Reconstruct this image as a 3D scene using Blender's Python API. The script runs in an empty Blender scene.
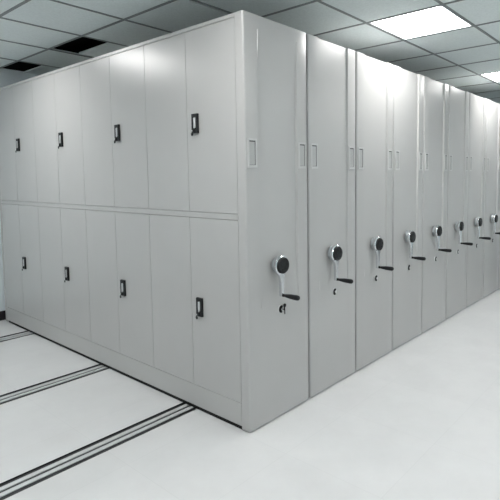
import bpy, bmesh, math, random
from mathutils import Vector, Matrix
random.seed(4)
scene = bpy.context.scene
COL = scene.collection

# ---------------------------------------------------------------- camera
CAM = Vector((-1.93864, -1.99352, 1.51759))
yaw, pitch, roll = 0.68096088, -0.07723104, -0.00791635
F = Vector((math.cos(pitch)*math.cos(yaw), math.cos(pitch)*math.sin(yaw), math.sin(pitch)))
R0 = F.cross(Vector((0, 0, 1))).normalized()
U0 = R0.cross(F)
Rv = R0*math.cos(roll) + U0*math.sin(roll)
Uv = -R0*math.sin(roll) + U0*math.cos(roll)
cd = bpy.data.cameras.new('camera')
cam = bpy.data.objects.new('camera', cd)
COL.objects.link(cam)
cd.sensor_width = 36.0
cd.lens = 483.03/500*36.0
cd.shift_x = -(303.47-250)/500
cd.shift_y = -(250-215.18)/500
cd.clip_start = 0.02
cam.matrix_world = Matrix(((Rv.x, Uv.x, -F.x, CAM.x), (Rv.y, Uv.y, -F.y, CAM.y),
                           (Rv.z, Uv.z, -F.z, CAM.z), (0, 0, 0, 1)))
scene.camera = cam

# ---------------------------------------------------------------- world, exposure
w = bpy.data.worlds.new('world'); scene.world = w; w.use_nodes = True
w.node_tree.nodes['Background'].inputs[0].default_value = (0.8, 0.9, 1, 1)
w.node_tree.nodes['Background'].inputs[1].default_value = 0.05
LAMP = 22.5                     # emission of the fluorescent diffusers
scene.view_settings.view_transform = 'Standard'
scene.view_settings.look = 'None'
scene.view_settings.gamma = 1
scene.view_settings.use_curve_mapping = False
scene.view_settings.exposure = 0.0

# ---------------------------------------------------------------- materials
def mat(name, col, rough=0.5, metal=0.0, emit=0.0, noise=0.0, nscale=8.0, bump=0.0, bscale=60.0, spec=0.5, rnoise=0.0):
    m = bpy.data.materials.new(name); m.use_nodes = True
    nt = m.node_tree; b = nt.nodes['Principled BSDF']
    b.inputs['Base Color'].default_value = (*col, 1)
    b.inputs['Roughness'].default_value = rough
    b.inputs['Metallic'].default_value = metal
    b.inputs['Specular IOR Level'].default_value = spec
    if emit:
        b.inputs['Emission Color'].default_value = (1.0, 0.985, 0.965, 1)
        b.inputs['Emission Strength'].default_value = emit
    tc = nt.nodes.new('ShaderNodeTexCoord')
    if noise:
        n = nt.nodes.new('ShaderNodeTexNoise'); n.inputs['Scale'].default_value = nscale
        n.inputs['Detail'].default_value = 5
        nt.links.new(tc.outputs['Object'], n.inputs['Vector'])
        mr = nt.nodes.new('ShaderNodeMapRange')
        mr.inputs['From Min'].default_value = 0.3; mr.inputs['From Max'].default_value = 0.7
        mr.inputs['To Min'].default_value = 1-noise; mr.inputs['To Max'].default_value = 1+noise
        nt.links.new(n.outputs['Fac'], mr.inputs['Value'])
        mx = nt.nodes.new('ShaderNodeVectorMath'); mx.operation = 'SCALE'
        mx.inputs[0].default_value = col
        nt.links.new(mr.outputs['Result'], mx.inputs['Scale'])
        nt.links.new(mx.outputs['Vector'], b.inputs['Base Color'])
    if bump:
        n2 = nt.nodes.new('ShaderNodeTexNoise'); n2.inputs['Scale'].default_value = bscale
        n2.inputs['Detail'].default_value = 2
        nt.links.new(tc.outputs['Object'], n2.inputs['Vector'])
        bp = nt.nodes.new('ShaderNodeBump'); bp.inputs['Strength'].default_value = bump
        bp.inputs['Distance'].default_value = 0.01
        nt.links.new(n2.outputs['Fac'], bp.inputs['Height'])
        nt.links.new(bp.outputs['Normal'], b.inputs['Normal'])
    return m

PAINT = mat('grey_paint', (0.425, 0.424, 0.417), 0.29, noise=0.012, nscale=5, bump=0.03, bscale=14, spec=0.6)
TRIMP = mat('light_grey_paint', (0.60, 0.61, 0.605), 0.35)
FRAMEP = mat('label_frame_plastic', (0.50, 0.505, 0.50), 0.4)
CARD = mat('label_card', (0.40, 0.405, 0.40), 0.5)
DARK = mat('shaded_base', (0.014, 0.015, 0.015), 0.7, spec=0.2)  # near-black, carries the shadow of the gap under the units
SLOT_SHADE = mat('slot_shade', (0.05, 0.05, 0.05), 0.6)  # dark tone stands in for depth shade around the label cards
BLACK = mat('black_plastic', (0.008, 0.009, 0.01), 0.4, spec=0.3)
CHROME = mat('chrome', (0.72, 0.74, 0.76), 0.18, metal=1.0)
STEEL = mat('brushed_steel', (0.62, 0.63, 0.64), 0.4, metal=0.4, noise=0.05, nscale=30)
SATIN = mat('satin_metal', (0.50, 0.53, 0.55), 0.3, metal=0.7)
TILE = mat('ceiling_tile', (0.70, 0.765, 0.765), 0.9, noise=0.05, nscale=70, bump=0.15, bscale=150, spec=0.2)
TEE = mat('ceiling_tee', (0.20, 0.225, 0.23), 0.6)
VOID = mat('void_darkness', (0.012, 0.012, 0.012), 0.95)
WALL = mat('wall_paint', (0.74, 0.82, 0.85), 0.7, noise=0.01, nscale=3)
BASEB = mat('baseboard_black', (0.012, 0.01, 0.012), 0.4)
GLOW = mat('lamp_diffuser', (0.9, 0.9, 0.9), 0.5, emit=LAMP)
LAMPF = mat('lamp_frame', (0.75, 0.77, 0.78), 0.5)
RAILD = mat('rail_black', (0.012, 0.013, 0.015), 0.5)

# floor: pale tiles with barely visible joints
FLOOR = mat('floor_tile', (0.80, 0.80, 0.80), 0.42, spec=0.4)
def floor_nodes(m):
    nt = m.node_tree; b = nt.nodes['Principled BSDF']
    g = nt.nodes.new('ShaderNodeNewGeometry')
    mp = nt.nodes.new('ShaderNodeMapping'); mp.inputs['Location'].default_value = (0.02, 0.3, 0)
    nt.links.new(g.outputs['Position'], mp.inputs['Vector'])
    br = nt.nodes.new('ShaderNodeTexBrick')
    br.offset = 0; br.squash = 1
    br.inputs['Scale'].default_value = 1
    br.inputs['Brick Width'].default_value = 0.6; br.inputs['Row Height'].default_value = 0.6
    br.inputs['Mortar Size'].default_value = 0.002; br.inputs['Mortar Smooth'].default_value = 0.6
    br.inputs['Color1'].default_value = (0.61, 0.617, 0.62, 1)
    br.inputs['Color2'].default_value = (0.60, 0.607, 0.61, 1)
    br.inputs['Mortar'].default_value = (0.56, 0.567, 0.57, 1)
    nt.links.new(mp.outputs['Vector'], br.inputs['Vector'])
    n = nt.nodes.new('ShaderNodeTexNoise'); n.inputs['Scale'].default_value = 2.5; n.inputs['Detail'].default_value = 7
    n.inputs['Roughness'].default_value = 0.65
    nt.links.new(g.outputs['Position'], n.inputs['Vector'])
    mr = nt.nodes.new('ShaderNodeMapRange')
    mr.inputs['From Min'].default_value = 0.3; mr.inputs['From Max'].default_value = 0.7
    mr.inputs['To Min'].default_value = 0.95; mr.inputs['To Max'].default_value = 1.04
    nt.links.new(n.outputs['Fac'], mr.inputs['Value'])
    sc = nt.nodes.new('ShaderNodeVectorMath'); sc.operation = 'SCALE'
    nt.links.new(br.outputs['Color'], sc.inputs[0]); nt.links.new(mr.outputs['Result'], sc.inputs['Scale'])
    nt.links.new(sc.outputs['Vector'], b.inputs['Base Color'])
floor_nodes(FLOOR)

# ---------------------------------------------------------------- mesh helpers
def obj(name, bm, m, parent=None, smooth=False):
    me = bpy.data.meshes.new(name); bmesh.ops.recalc_face_normals(bm, faces=bm.faces)
    bm.to_mesh(me); bm.free()
    for mm in (m if isinstance(m, (list, tuple)) else [m]): me.materials.append(mm)
    if smooth:
        for p in me.polygons: p.use_smooth = True
        try: me.set_sharp_from_angle(angle=math.radians(35))
        except Exception: pass
    o = bpy.data.objects.new(name, me); COL.objects.link(o)
    if parent: o.parent = parent
    return o

def box(bm, x0, x1, y0, y1, z0, z1, bev=0.0, mi=0):
    r = bmesh.ops.create_cube(bm, size=1)
    vs = r['verts']
    for v in vs:
        v.co = Vector(((x0+x1)/2+v.co.x*(x1-x0), (y0+y1)/2+v.co.y*(y1-y0), (z0+z1)/2+v.co.z*(z1-z0)))
    fs = list({f for v in vs for f in v.link_faces})
    for f in fs: f.material_index = mi
    if bev:
        es = list({e for v in vs for e in v.link_edges})
        rr = bmesh.ops.bevel(bm, geom=es, offset=bev, segments=2, affect='EDGES', profile=0.5)
        for f in rr['faces']: f.material_index = mi

def prism(bm, pts, z0, z1, mi=0):
    a = [bm.verts.new((x, y, z0)) for x, y in pts]; b = [bm.verts.new((x, y, z1)) for x, y in pts]
    n = len(pts)
    fs = [bm.faces.new(a[::-1]), bm.faces.new(b)]
    for i in range(n): fs.append(bm.faces.new((a[i], a[(i+1) % n], b[(i+1) % n], b[i])))
    for f in fs: f.material_index = mi

def lathe(bm, prof, c, axis='-y', seg=32, mi=0):
    """prof: (distance along axis, radius)"""
    rings = []
    for d, r in prof:
        ring = []
        for k in range(seg):
            a = 2*math.pi*k/seg
            p, q = r*math.cos(a), r*math.sin(a)
            if axis == '-y': co = (c[0]+p, c[1]-d, c[2]+q)
            elif axis == '-x': co = (c[0]-d, c[1]+p, c[2]+q)
            elif axis == 'x': co = (c[0]+d, c[1]+p, c[2]+q)
            else: co = (c[0]+p, c[1]+q, c[2]+d)
            ring.append(bm.verts.new(co))
        rings.append(ring)
    fs = []
    for i in range(len(rings)-1):
        for k in range(seg):
            fs.append(bm.faces.new((rings[i][k], rings[i][(k+1) % seg], rings[i+1][(k+1) % seg], rings[i+1][k])))
    fs.append(bm.faces.new(rings[0])); fs.append(bm.faces.new(rings[-1]))
    for f in fs: f.material_index = mi

def thing(name, label, cat, loc=(0, 0, 0), group=None):
    o = bpy.data.objects.new(name, None); COL.objects.link(o); o.location = loc
    o.empty_display_size = 0.1
    o['label'] = label; o['category'] = cat
    if group: o['group'] = group
    return o

def struct(name, bm, m):
    o = obj(name, bm, m); o['kind'] = 'structure'; return o

# ---------------------------------------------------------------- room shell
X0, X1, Y0, Y1, ZC = -4.6, 6.9, -3.4, 3.81, 2.69
RAILS = [(0.505, 0.655), (1.605, 1.765), (3.02, 3.19)]
bm = bmesh.new()
ys = [Y0] + [v for r in RAILS for v in r] + [Y1]
for i in range(0, len(ys), 2): box(bm, X0, X1, ys[i], ys[i+1], -0.06, 0)
box(bm, X0, X1, Y0, Y1, -0.12, -0.06)
struct('floor', bm, FLOOR)
T = 0.12
ZV = 3.05
for nm, b in (('wall_back', (X0-T, X1+T, Y1, Y1+T)), ('wall_front', (X0-T, X1+T, Y0-T, Y0)),
              ('wall_left', (X0-T, X0, Y0, Y1)), ('wall_right', (X1, X1+T, Y0, Y1))):
    bm = bmesh.new(); box(bm, *b, -0.12, ZC+0.02); struct(nm, bm, WALL)
for nm, b in (('baseboard_back', (X0, X1, Y1-0.014, Y1)), ('baseboard_front', (X0, X1, Y0, Y0+0.014)),
              ('baseboard_left', (X0, X0+0.014, Y0+0.014, Y1-0.014)), ('baseboard_right', (X1-0.014, X1, Y0+0.014, Y1-0.014))):
    bm = bmesh.new(); box(bm, *b, 0, 0.10, bev=0.003); struct(nm, bm, BASEB)

# suspended ceiling: tile grid with real openings
PX = 0.615
gx = [0.085+PX*n for n in range(-8, 11)]
gx = [X0] + [g for g in gx if X0+0.05 < g < X1-0.05] + [X1]
gy = [-3.05, -2.44, -1.83, -1.215, -0.60, 0.01, 0.63, 1.335, 1.97, 2.59, 3.26]
gy = [Y0] + gy + [Y1]
def near(a, b): return abs(a-b) < 0.02
LIGHTS = [(1.315, -0.60), (3.775, -0.60), (-1.145, -0.60), (-1.145, 1.97), (1.315, 1.97), (3.775, 1.97),
          (-1.145, -3.05), (1.315, -3.05), (3.775, -3.05),  # front row: added out of view to brighten crank fronts and floor
          (-3.605, -0.60), (-3.605, 1.97)]  # left column: added out of view to brighten the door side
bm = bmesh.new()
for i in range(len(gx)-1):
    for j in range(len(gy)-1):
        x0, x1, y0, y1 = gx[i], gx[i+1], gy[j], gy[j+1]
        if any(near(x0, lx) and near(y0, ly) for lx, ly in LIGHTS): continue
        if near(x0, 0.085) and near(y0, 1.97): x0, y1 = 0.345, 2.552
        if near(x0, 0.085) and near(y0, 3.26): x0 = 0.345
        if near(x0, 0.085) and near(y0, 0.63): y0 = 0.668
        e = 0.0
        box(bm, x0+e, x1-e, y0+e, y1-e, ZC+0.004, ZC+0.018)
struct('ceiling', bm, TILE)
bm = bmesh.new()
TW = 0.011
for g in gx[1:-1]: box(bm, g-TW, g+TW, Y0, Y1, ZC, ZC+0.004)
for g in gy[1:-1]: box(bm, X0, X1, g-TW, g+TW, ZC-0.0006, ZC+0.0034)
struct('trim_1', bm, TEE)
bm = bmesh.new()     # void above the tiles, its darkness put into a near-black colour
box(bm, X0-T, X1+T, Y0-T, Y1+T, ZV, ZV+0.08)
for b in ((X0-T, X1+T, Y1, Y1+T), (X0-T, X1+T, Y0-T, Y0), (X0-T, X0, Y0, Y1), (X1, X1+T, Y0, Y1)):
    box(bm, *b, ZC+0.02, ZV)
struct('ceiling', bm, VOID)

# ---------------------------------------------------------------- ceiling lights and added fill panels
LLAB = {0: 'square fluorescent ceiling light panel nearest above the crank fronts, largest in view',
        1: 'square fluorescent ceiling light panel at the far right, above the farthest units',
        2: 'square ceiling light panel in front of the near corner of the shelving',
        3: 'square ceiling light panel above the open floor left of the black-handled doors',
        4: 'square ceiling light panel above the tops of the nearer shelving units',
        5: 'square ceiling light panel above the tops of the farther shelving units',
        6: 'added unseen fill light panel over the far side of the aisle, opposite the corner unit',
        7: 'added unseen fill light panel over the far side of the aisle, opposite the fourth unit',
        8: 'added unseen fill light panel over the far side of the aisle, opposite the eighth unit',
        9: 'added unseen fill light panel near the left wall, on the camera side of the open floor',
        10: 'added unseen fill light panel near the left wall, toward the back wall'}
first = None
for k, (lx, ly) in enumerate(LIGHTS):
    yb = [g for g in gy if g > ly+0.05][0]
    w_, d_ = PX-0.022, yb-ly-0.022
    L = thing('ceiling_light', LLAB[k], 'ceiling light', (lx+PX/2, (ly+yb)/2, ZC+0.004), 'square light panels in the ceiling grid')
    bm = bmesh.new()
    hx, hy, f = w_/2, d_/2, 0.014
    box(bm, -hx, hx, -hy, -hy+f, -0.002, 0.05); box(bm, -hx, hx, hy-f, hy, -0.002, 0.05)
    box(bm, -hx, -hx+f, -hy+f, hy-f, -0.002, 0.05); box(bm, hx-f, hx, -hy+f, hy-f, -0.002, 0.05)
    box(bm, -hx, hx, -hy, hy, 0.05, 0.056)
    obj('frame', bm, LAMPF, L)
    bm = bmesh.new(); box(bm, -hx+f, hx-f, -hy+f, hy-f, 0.004, 0.009)
    obj('diffuser', bm, GLOW, L)

# ---------------------------------------------------------------- mobile shelving units
W, H, DY = 0.5825, 2.45, 3.70
BW = W-0.018
FL = 0.068
def end_panel(parent, full):
    bm = bmesh.new()
    z0, z1, zr0, zr1 = 0.009, H, 0.012, (H if full else 2.365)
    xa, xb, xc, xd = 0.111, 0.117, 0.458, 0.466
    dp, c = 0.013, 0.014
    # outline with a rounded front corner on the camera side (both sides)
    def corner(cx, cy, r, a0, a1, n=5):
        return [(cx+r*math.cos(a0+(a1-a0)*i/n), cy+r*math.sin(a0+(a1-a0)*i/n)) for i in range(n+1)]
    left = corner(c, c, c, math.pi, 1.5*math.pi)
    right = corner(BW-0.006, 0.006, 0.006, 1.5*math.pi, 2*math.pi, 3)
    outer = [(0, FL-0.002)] + left + [(xa, 0)] + [(xd, 0)] + right + [(BW, FL-0.002)]
    def rec(d): return [(0, FL-0.002)] + left + [(xa, 0), (xb, d), (xc, d), (xd, 0)] + right + [(BW, FL-0.002)]
    levels = [(z0, 0.0), (0.74, 0.0), (0.98, dp)] + ([(zr1, dp)] if full else [(2.12, dp), (2.37, 0.0), (z1, 0.0)])
    rows = [[bm.verts.new((x, y, z)) for x, y in rec(d)] for z, d in levels]
    n = len(rows[0])
    for a, b in zip(rows, rows[1:]):
        for i in range(n): bm.faces.new((a[i], a[(i+1) % n], b[(i+1) % n], b[i]))
    bm.faces.new(rows[0]); bm.faces.new(rows[-1])
    # drop inner duplicate caps between the three blocks where they meet exactly
    bmesh.ops.remove_doubles(bm, verts=bm.verts, dist=0.00005)
    o = obj('end_panel', bm, PAINT, parent, smooth=True)
    return o

def label_frame(parent, x0, x1):
    bm = bmesh.new()
    z0, z1, t, b = 1.578, 1.745, 0.006, 0.011
    box(bm, x0, x1, -t, 0.0, z0, z0+b*1.4, 0.0012); box(bm, x0, x1, -t, 0.0, z1-b, z1, 0.0012)
    box(bm, x0, x0+b, -t, 0.0, z0+b*1.4, z1-b, 0.0012); box(bm, x1-b, x1, -t, 0.0, z0+b*1.4, z1-b, 0.0012)
    f = obj('label_holder', bm, FRAMEP, parent)
    bm = bmesh.new()
    box(bm, x0+b, x1-b, -0.0008, 0.0, z0+b*1.4, z1-b)
    obj('slot', bm, SLOT_SHADE, f)  # backing that paints the shaded line inside the frame
    bm = bmesh.new()
    box(bm, x0+b+0.004, x1-b-0.005, -0.002, -0.0007, z0+b*1.4+0.002, z1-b-0.007)
    c = obj('card', bm, CARD, f)
    return f

HX, HZ = 0.257, 0.983
def handwheel(parent):
    bm = bmesh.new()
    lathe(bm, [(0, 0.050), (0.006, 0.050), (0.010, 0.042), (0.030, 0.040)], (HX, 0, HZ), seg=40)
    hub = obj('crank', bm, SATIN, parent, smooth=True)
    # lollipop shaped arm
    bm = bmesh.new()
    R, r, za = 0.060, 0.011, 0.797
    pts = []
    n = 30; a0 = math.radians(-62)
    for i in range(n+1):
        a = a0+(math.radians(242)-a0)*i/n
        pts.append((HX+R*math.cos(a), HZ+R*math.sin(a)))
    pts += [(HX-0.017, HZ-0.078), (HX-0.0125, HZ-0.11)]
    for i in range(9):
        a = math.pi+math.pi*i/8
        pts.append((HX+r*math.cos(a), za+r*math.sin(a)))
    pts += [(HX+0.0125, HZ-0.11), (HX+0.017, HZ-0.078)]
    def layer(y, s):
        out = []
        cx, cz = HX, HZ
        for x, z in pts:
            d = math.hypot(x-cx, z-cz)
            k = (d-s)/d if z > HZ-R*0.95 else 1
            if k == 1: out.append(bm.verts.new((cx+(x-cx)*(1-s*22), y, z+(s*0.5 if z < za else 0))))
            else: out.append(bm.verts.new((cx+(x-cx)*k, y, cz+(z-cz)*k)))
        return out
    L = [layer(-0.026, 0.0), layer(-0.042, 0.0), layer(-0.048, 0.006)]
    for a, b in zip(L, L[1:]):
        for i in range(len(a)): bm.faces.new((a[i], a[(i+1) % len(a)], b[(i+1) % len(a)], b[i]))
    bm.faces.new(L[0]); bm.faces.new(L[-1])
    obj('crank_arm', bm, CHROME, hub, smooth=True)
    bm = bmesh.new()
    lathe(bm, [(0.046, 0.0505), (0.056, 0.0500), (0.061, 0.0465), (0.063, 0.040)], (HX, 0, HZ), seg=40)
    for k in range(5):   # small dimples of the spokes on the cap
        a = 2*math.pi*k/5+0.3
        lathe(bm, [(0.0625, 0.007), (0.065, 0.006)], (HX+0.026*math.cos(a), 0, HZ+0.026*math.sin(a)), seg=12)
    obj('hub_cap', bm, BLACK, hub, smooth=True)
    bm = bmesh.new()
    lathe(bm, [(0.044, 0.0095), (0.055, 0.0105), (0.060, 0.0085), (0.066, 0.0100), (0.110, 0.0150),
               (0.155, 0.0165), (0.170, 0.0150), (0.176, 0.0100), (0.178, 0.004)], (HX, 0, 0.797), seg=24)
    obj('crank_grip', bm, BLACK, hub, smooth=True)
    return hub

LX, LZ = 0.286, 0.697
def lock(parent, keyed):
    bm = bmesh.new()
    lathe(bm, [(0, 0.025), (0.004, 0.025), (0.006, 0.022)], (LX, 0, LZ), seg=28)
    l = obj('key_lock', bm, TRIMP, parent, smooth=True)
    bm = bmesh.new()   # dark C shaped shutter and slot
    for k in range(9):
        a = math.radians(80+k*22)
        lathe(bm, [(0.005, 0.0095), (0.010, 0.0085)], (LX+0.013*math.cos(a), 0, LZ+0.015*math.sin(a)), seg=10)
    obj('keyhole_shutter', bm, BLACK, l)
    if keyed:
        bm = bmesh.new()
        lathe(bm, [(0.006, 0.003), (0.030, 0.003)], (LX+0.004, 0, LZ), seg=10)
        lathe(bm, [(0.020, 0.003), (0.022, 0.012), (0.027, 0.012), (0.029, 0.003)], (LX+0.012, 0, LZ+0.024), seg=20)
        box(bm, LX-0.001, LX+0.010, -0.030, -0.026, LZ-0.004, LZ+0.016, 0.001)
        box(bm, LX+0.004, LX+0.011, -0.030, -0.027, LZ-0.030, LZ-0.002, 0.001)
        obj('key', bm, BLACK, l, smooth=True)
    return l

def door_handle(door, yc, zc):
    bm = bmesh.new()
    hw, hh = 0.028, 0.060
    t = 0.014
    # frame around a recessed tray
    box(bm, -t, 0.002, yc-hw, yc-hw+0.016, zc-hh, zc+hh, 0.002)
    box(bm, -t, 0.002, yc+hw-0.016, yc+hw, zc-hh, zc+hh, 0.002)
    box(bm, -t, 0.002, yc-hw+0.015, yc+hw-0.015, zc+hh-0.022, zc+hh, 0.002)
    box(bm, -t, 0.002, yc-hw+0.015, yc+hw-0.015, zc-hh, zc-hh+0.034, 0.002)
    box(bm, -0.003, 0.002, yc-hw+0.012, yc+hw-0.012, zc-hh+0.02, zc+hh-0.015)
    h = obj('handle', bm, BLACK, door)
    bm = bmesh.new()   # silver pull inside the tray and cylinder lock under it
    box(bm, -0.016, -0.002, yc-0.0085, yc+0.0085, zc-0.020, zc+0.036, 0.003, mi=0)
    box(bm, -0.018, -0.002, yc-0.005, yc+0.005, zc-0.030, zc-0.018, 0.002, mi=0)
    lathe(bm, [(0.010, 0.010), (0.020, 0.010), (0.022, 0.008)], (0, yc+0.006, zc-0.045), axis='-x', seg=16, mi=1)
    box(bm, -0.028, -0.018, yc+0.0085, yc+0.0115, zc-0.049, zc-0.041, 0.0008, mi=0)
    lathe(bm, [(-0.002, 0.004), (-0.001, 0.011), (0.001, 0.011), (0.002, 0.004)], (-0.024, yc+0.010, zc-0.066), axis='x', seg=16, mi=1)
    return h, bm

def unit(n, label, simple):
    U = thing('mobile_shelving_unit', label, 'shelving unit', (n*W, 0, 0), 'row of mobile shelving units with hand cranks')
    bm = bmesh.new()
    if not simple:
        box(bm, 0.020, BW, FL, DY, 0.028, H-0.001)                    # carcass
        box(bm, 0.0, 0.020, FL, DY, 2.428, H, 0.0015)                 # top rail
        box(bm, 0.0, 0.020, FL+0.001, DY-0.030, 1.274, 1.308, 0.001)  # middle rail
        box(bm, 0.0, 0.020, FL+0.001, DY-0.030, 0.028, 0.168, 0.0015) # plinth rail
        box(bm, -0.004, 0.020, DY-0.030, DY, 0.012, H, 0.002)         # far end flange
    else:
        box(bm, 0.0, BW, FL, DY, 0.028, H, 0.003)
    obj('body', bm, PAINT, U)
    bm = bmesh.new(); box(bm, 0.010, BW-0.01, 0.022, DY-0.04, 0.0, 0.029)
    obj('base', bm, DARK, U)  # undercarriage, floor-gap shade put into its colour
    end_panel(U, simple)
    label_frame(U, 0.019, 0.093); label_frame(U, 0.474, 0.549)
    handwheel(U); lock(U, n == 0)
    return U

def ulabel(n): 
    return [
    'near corner grey shelving unit whose long side with black-handled doors faces the open floor',
    'second grey shelving unit in the row, right beside the corner unit with the doors',
    'third grey shelving unit from the near corner, its top brightest under the larger ceiling light',
    'fourth grey shelving unit from the near corner, just past the brightest-topped one',
    'fifth grey shelving unit from the near corner, in the duller stretch between the two lights',
    'sixth grey shelving unit from the near corner, dull-topped, three before the right edge units',
    'seventh grey shelving unit from the near corner, just before the bright-topped one at right',
    'eighth grey shelving unit from the near corner, the last whose crank shows whole at right',
    'farthest grey shelving unit, only a sliver cut off by the right edge of the photo'][n]

U1 = unit(0, ulabel(0), False)
G = 0.0014
for lvl, (z0, z1, hz) in enumerate(((0.171, 1.271, 0.700), (1.311, 2.425, 1.858))):
    for k in range(8):
        y0, y1 = FL+0.45*k+G, FL+0.45*(k+1)-G
        if k == 7: y1 = DY-0.030-G
        bm = bmesh.new(); box(bm, 0.0005, 0.0195, y0, y1, z0, z1, 0.0012)
        d = obj('door', bm, PAINT, U1)
        if k % 2 == 0:
            yc = FL+0.45*(k+1)-0.088
            h, b2 = door_handle(d, yc, hz)
            h['label'] = 'black door handle plate'
            l = b2
            obj('handle_lock', l, [STEEL, BLACK], d, smooth=True)

U2 = unit(1, ulabel(1), True)
def dup(root, loc, label):
    r = root.copy(); COL.objects.link(r); r.location = loc; r['label'] = label
    for ch in list(root.children):
        c = ch.copy(); COL.objects.link(c); c.parent = r
        for g in list(ch.children):
            d = g.copy(); COL.objects.link(d); d.parent = c
    return r
for n in range(2, 9): dup(U2, (n*W, 0, 0), ulabel(n))

# ---------------------------------------------------------------- floor rails
RL = ['twin-bar steel floor rail nearest the camera, reaching the cabinet side beneath the nearest doors',
      'twin-bar steel floor rail in the middle, crossing the pale floor left of the shelving',
      'twin-bar steel floor rail farthest back, close to the black baseboard']
for k, (a, b) in enumerate(RAILS):
    r = thing('floor_rail', RL[k], 'rail', (0, (a+b)/2, -0.06), 'steel rails set in the floor')
    h = (b-a)/2
    bm = bmesh.new()
    xa, xb = X0+0.02, 5.3
    box(bm, xa, xb, -h+0.001, h-0.001, 0.0, 0.054)
    box(bm, xa, xb, -h+0.001, -h+0.004, 0.054, 0.060); box(bm, xa, xb, h-0.004, h-0.001, 0.054, 0.060)
    obj('channel', bm, RAILD, r)
    for y0, y1 in ((-h*0.52, -h*0.12), (h*0.14, h*0.56)):
        bm = bmesh.new(); box(bm, xa, xb, y0, y1, 0.054, 0.0605, 0.002)
        obj('rail_bar', bm, STEEL, r)
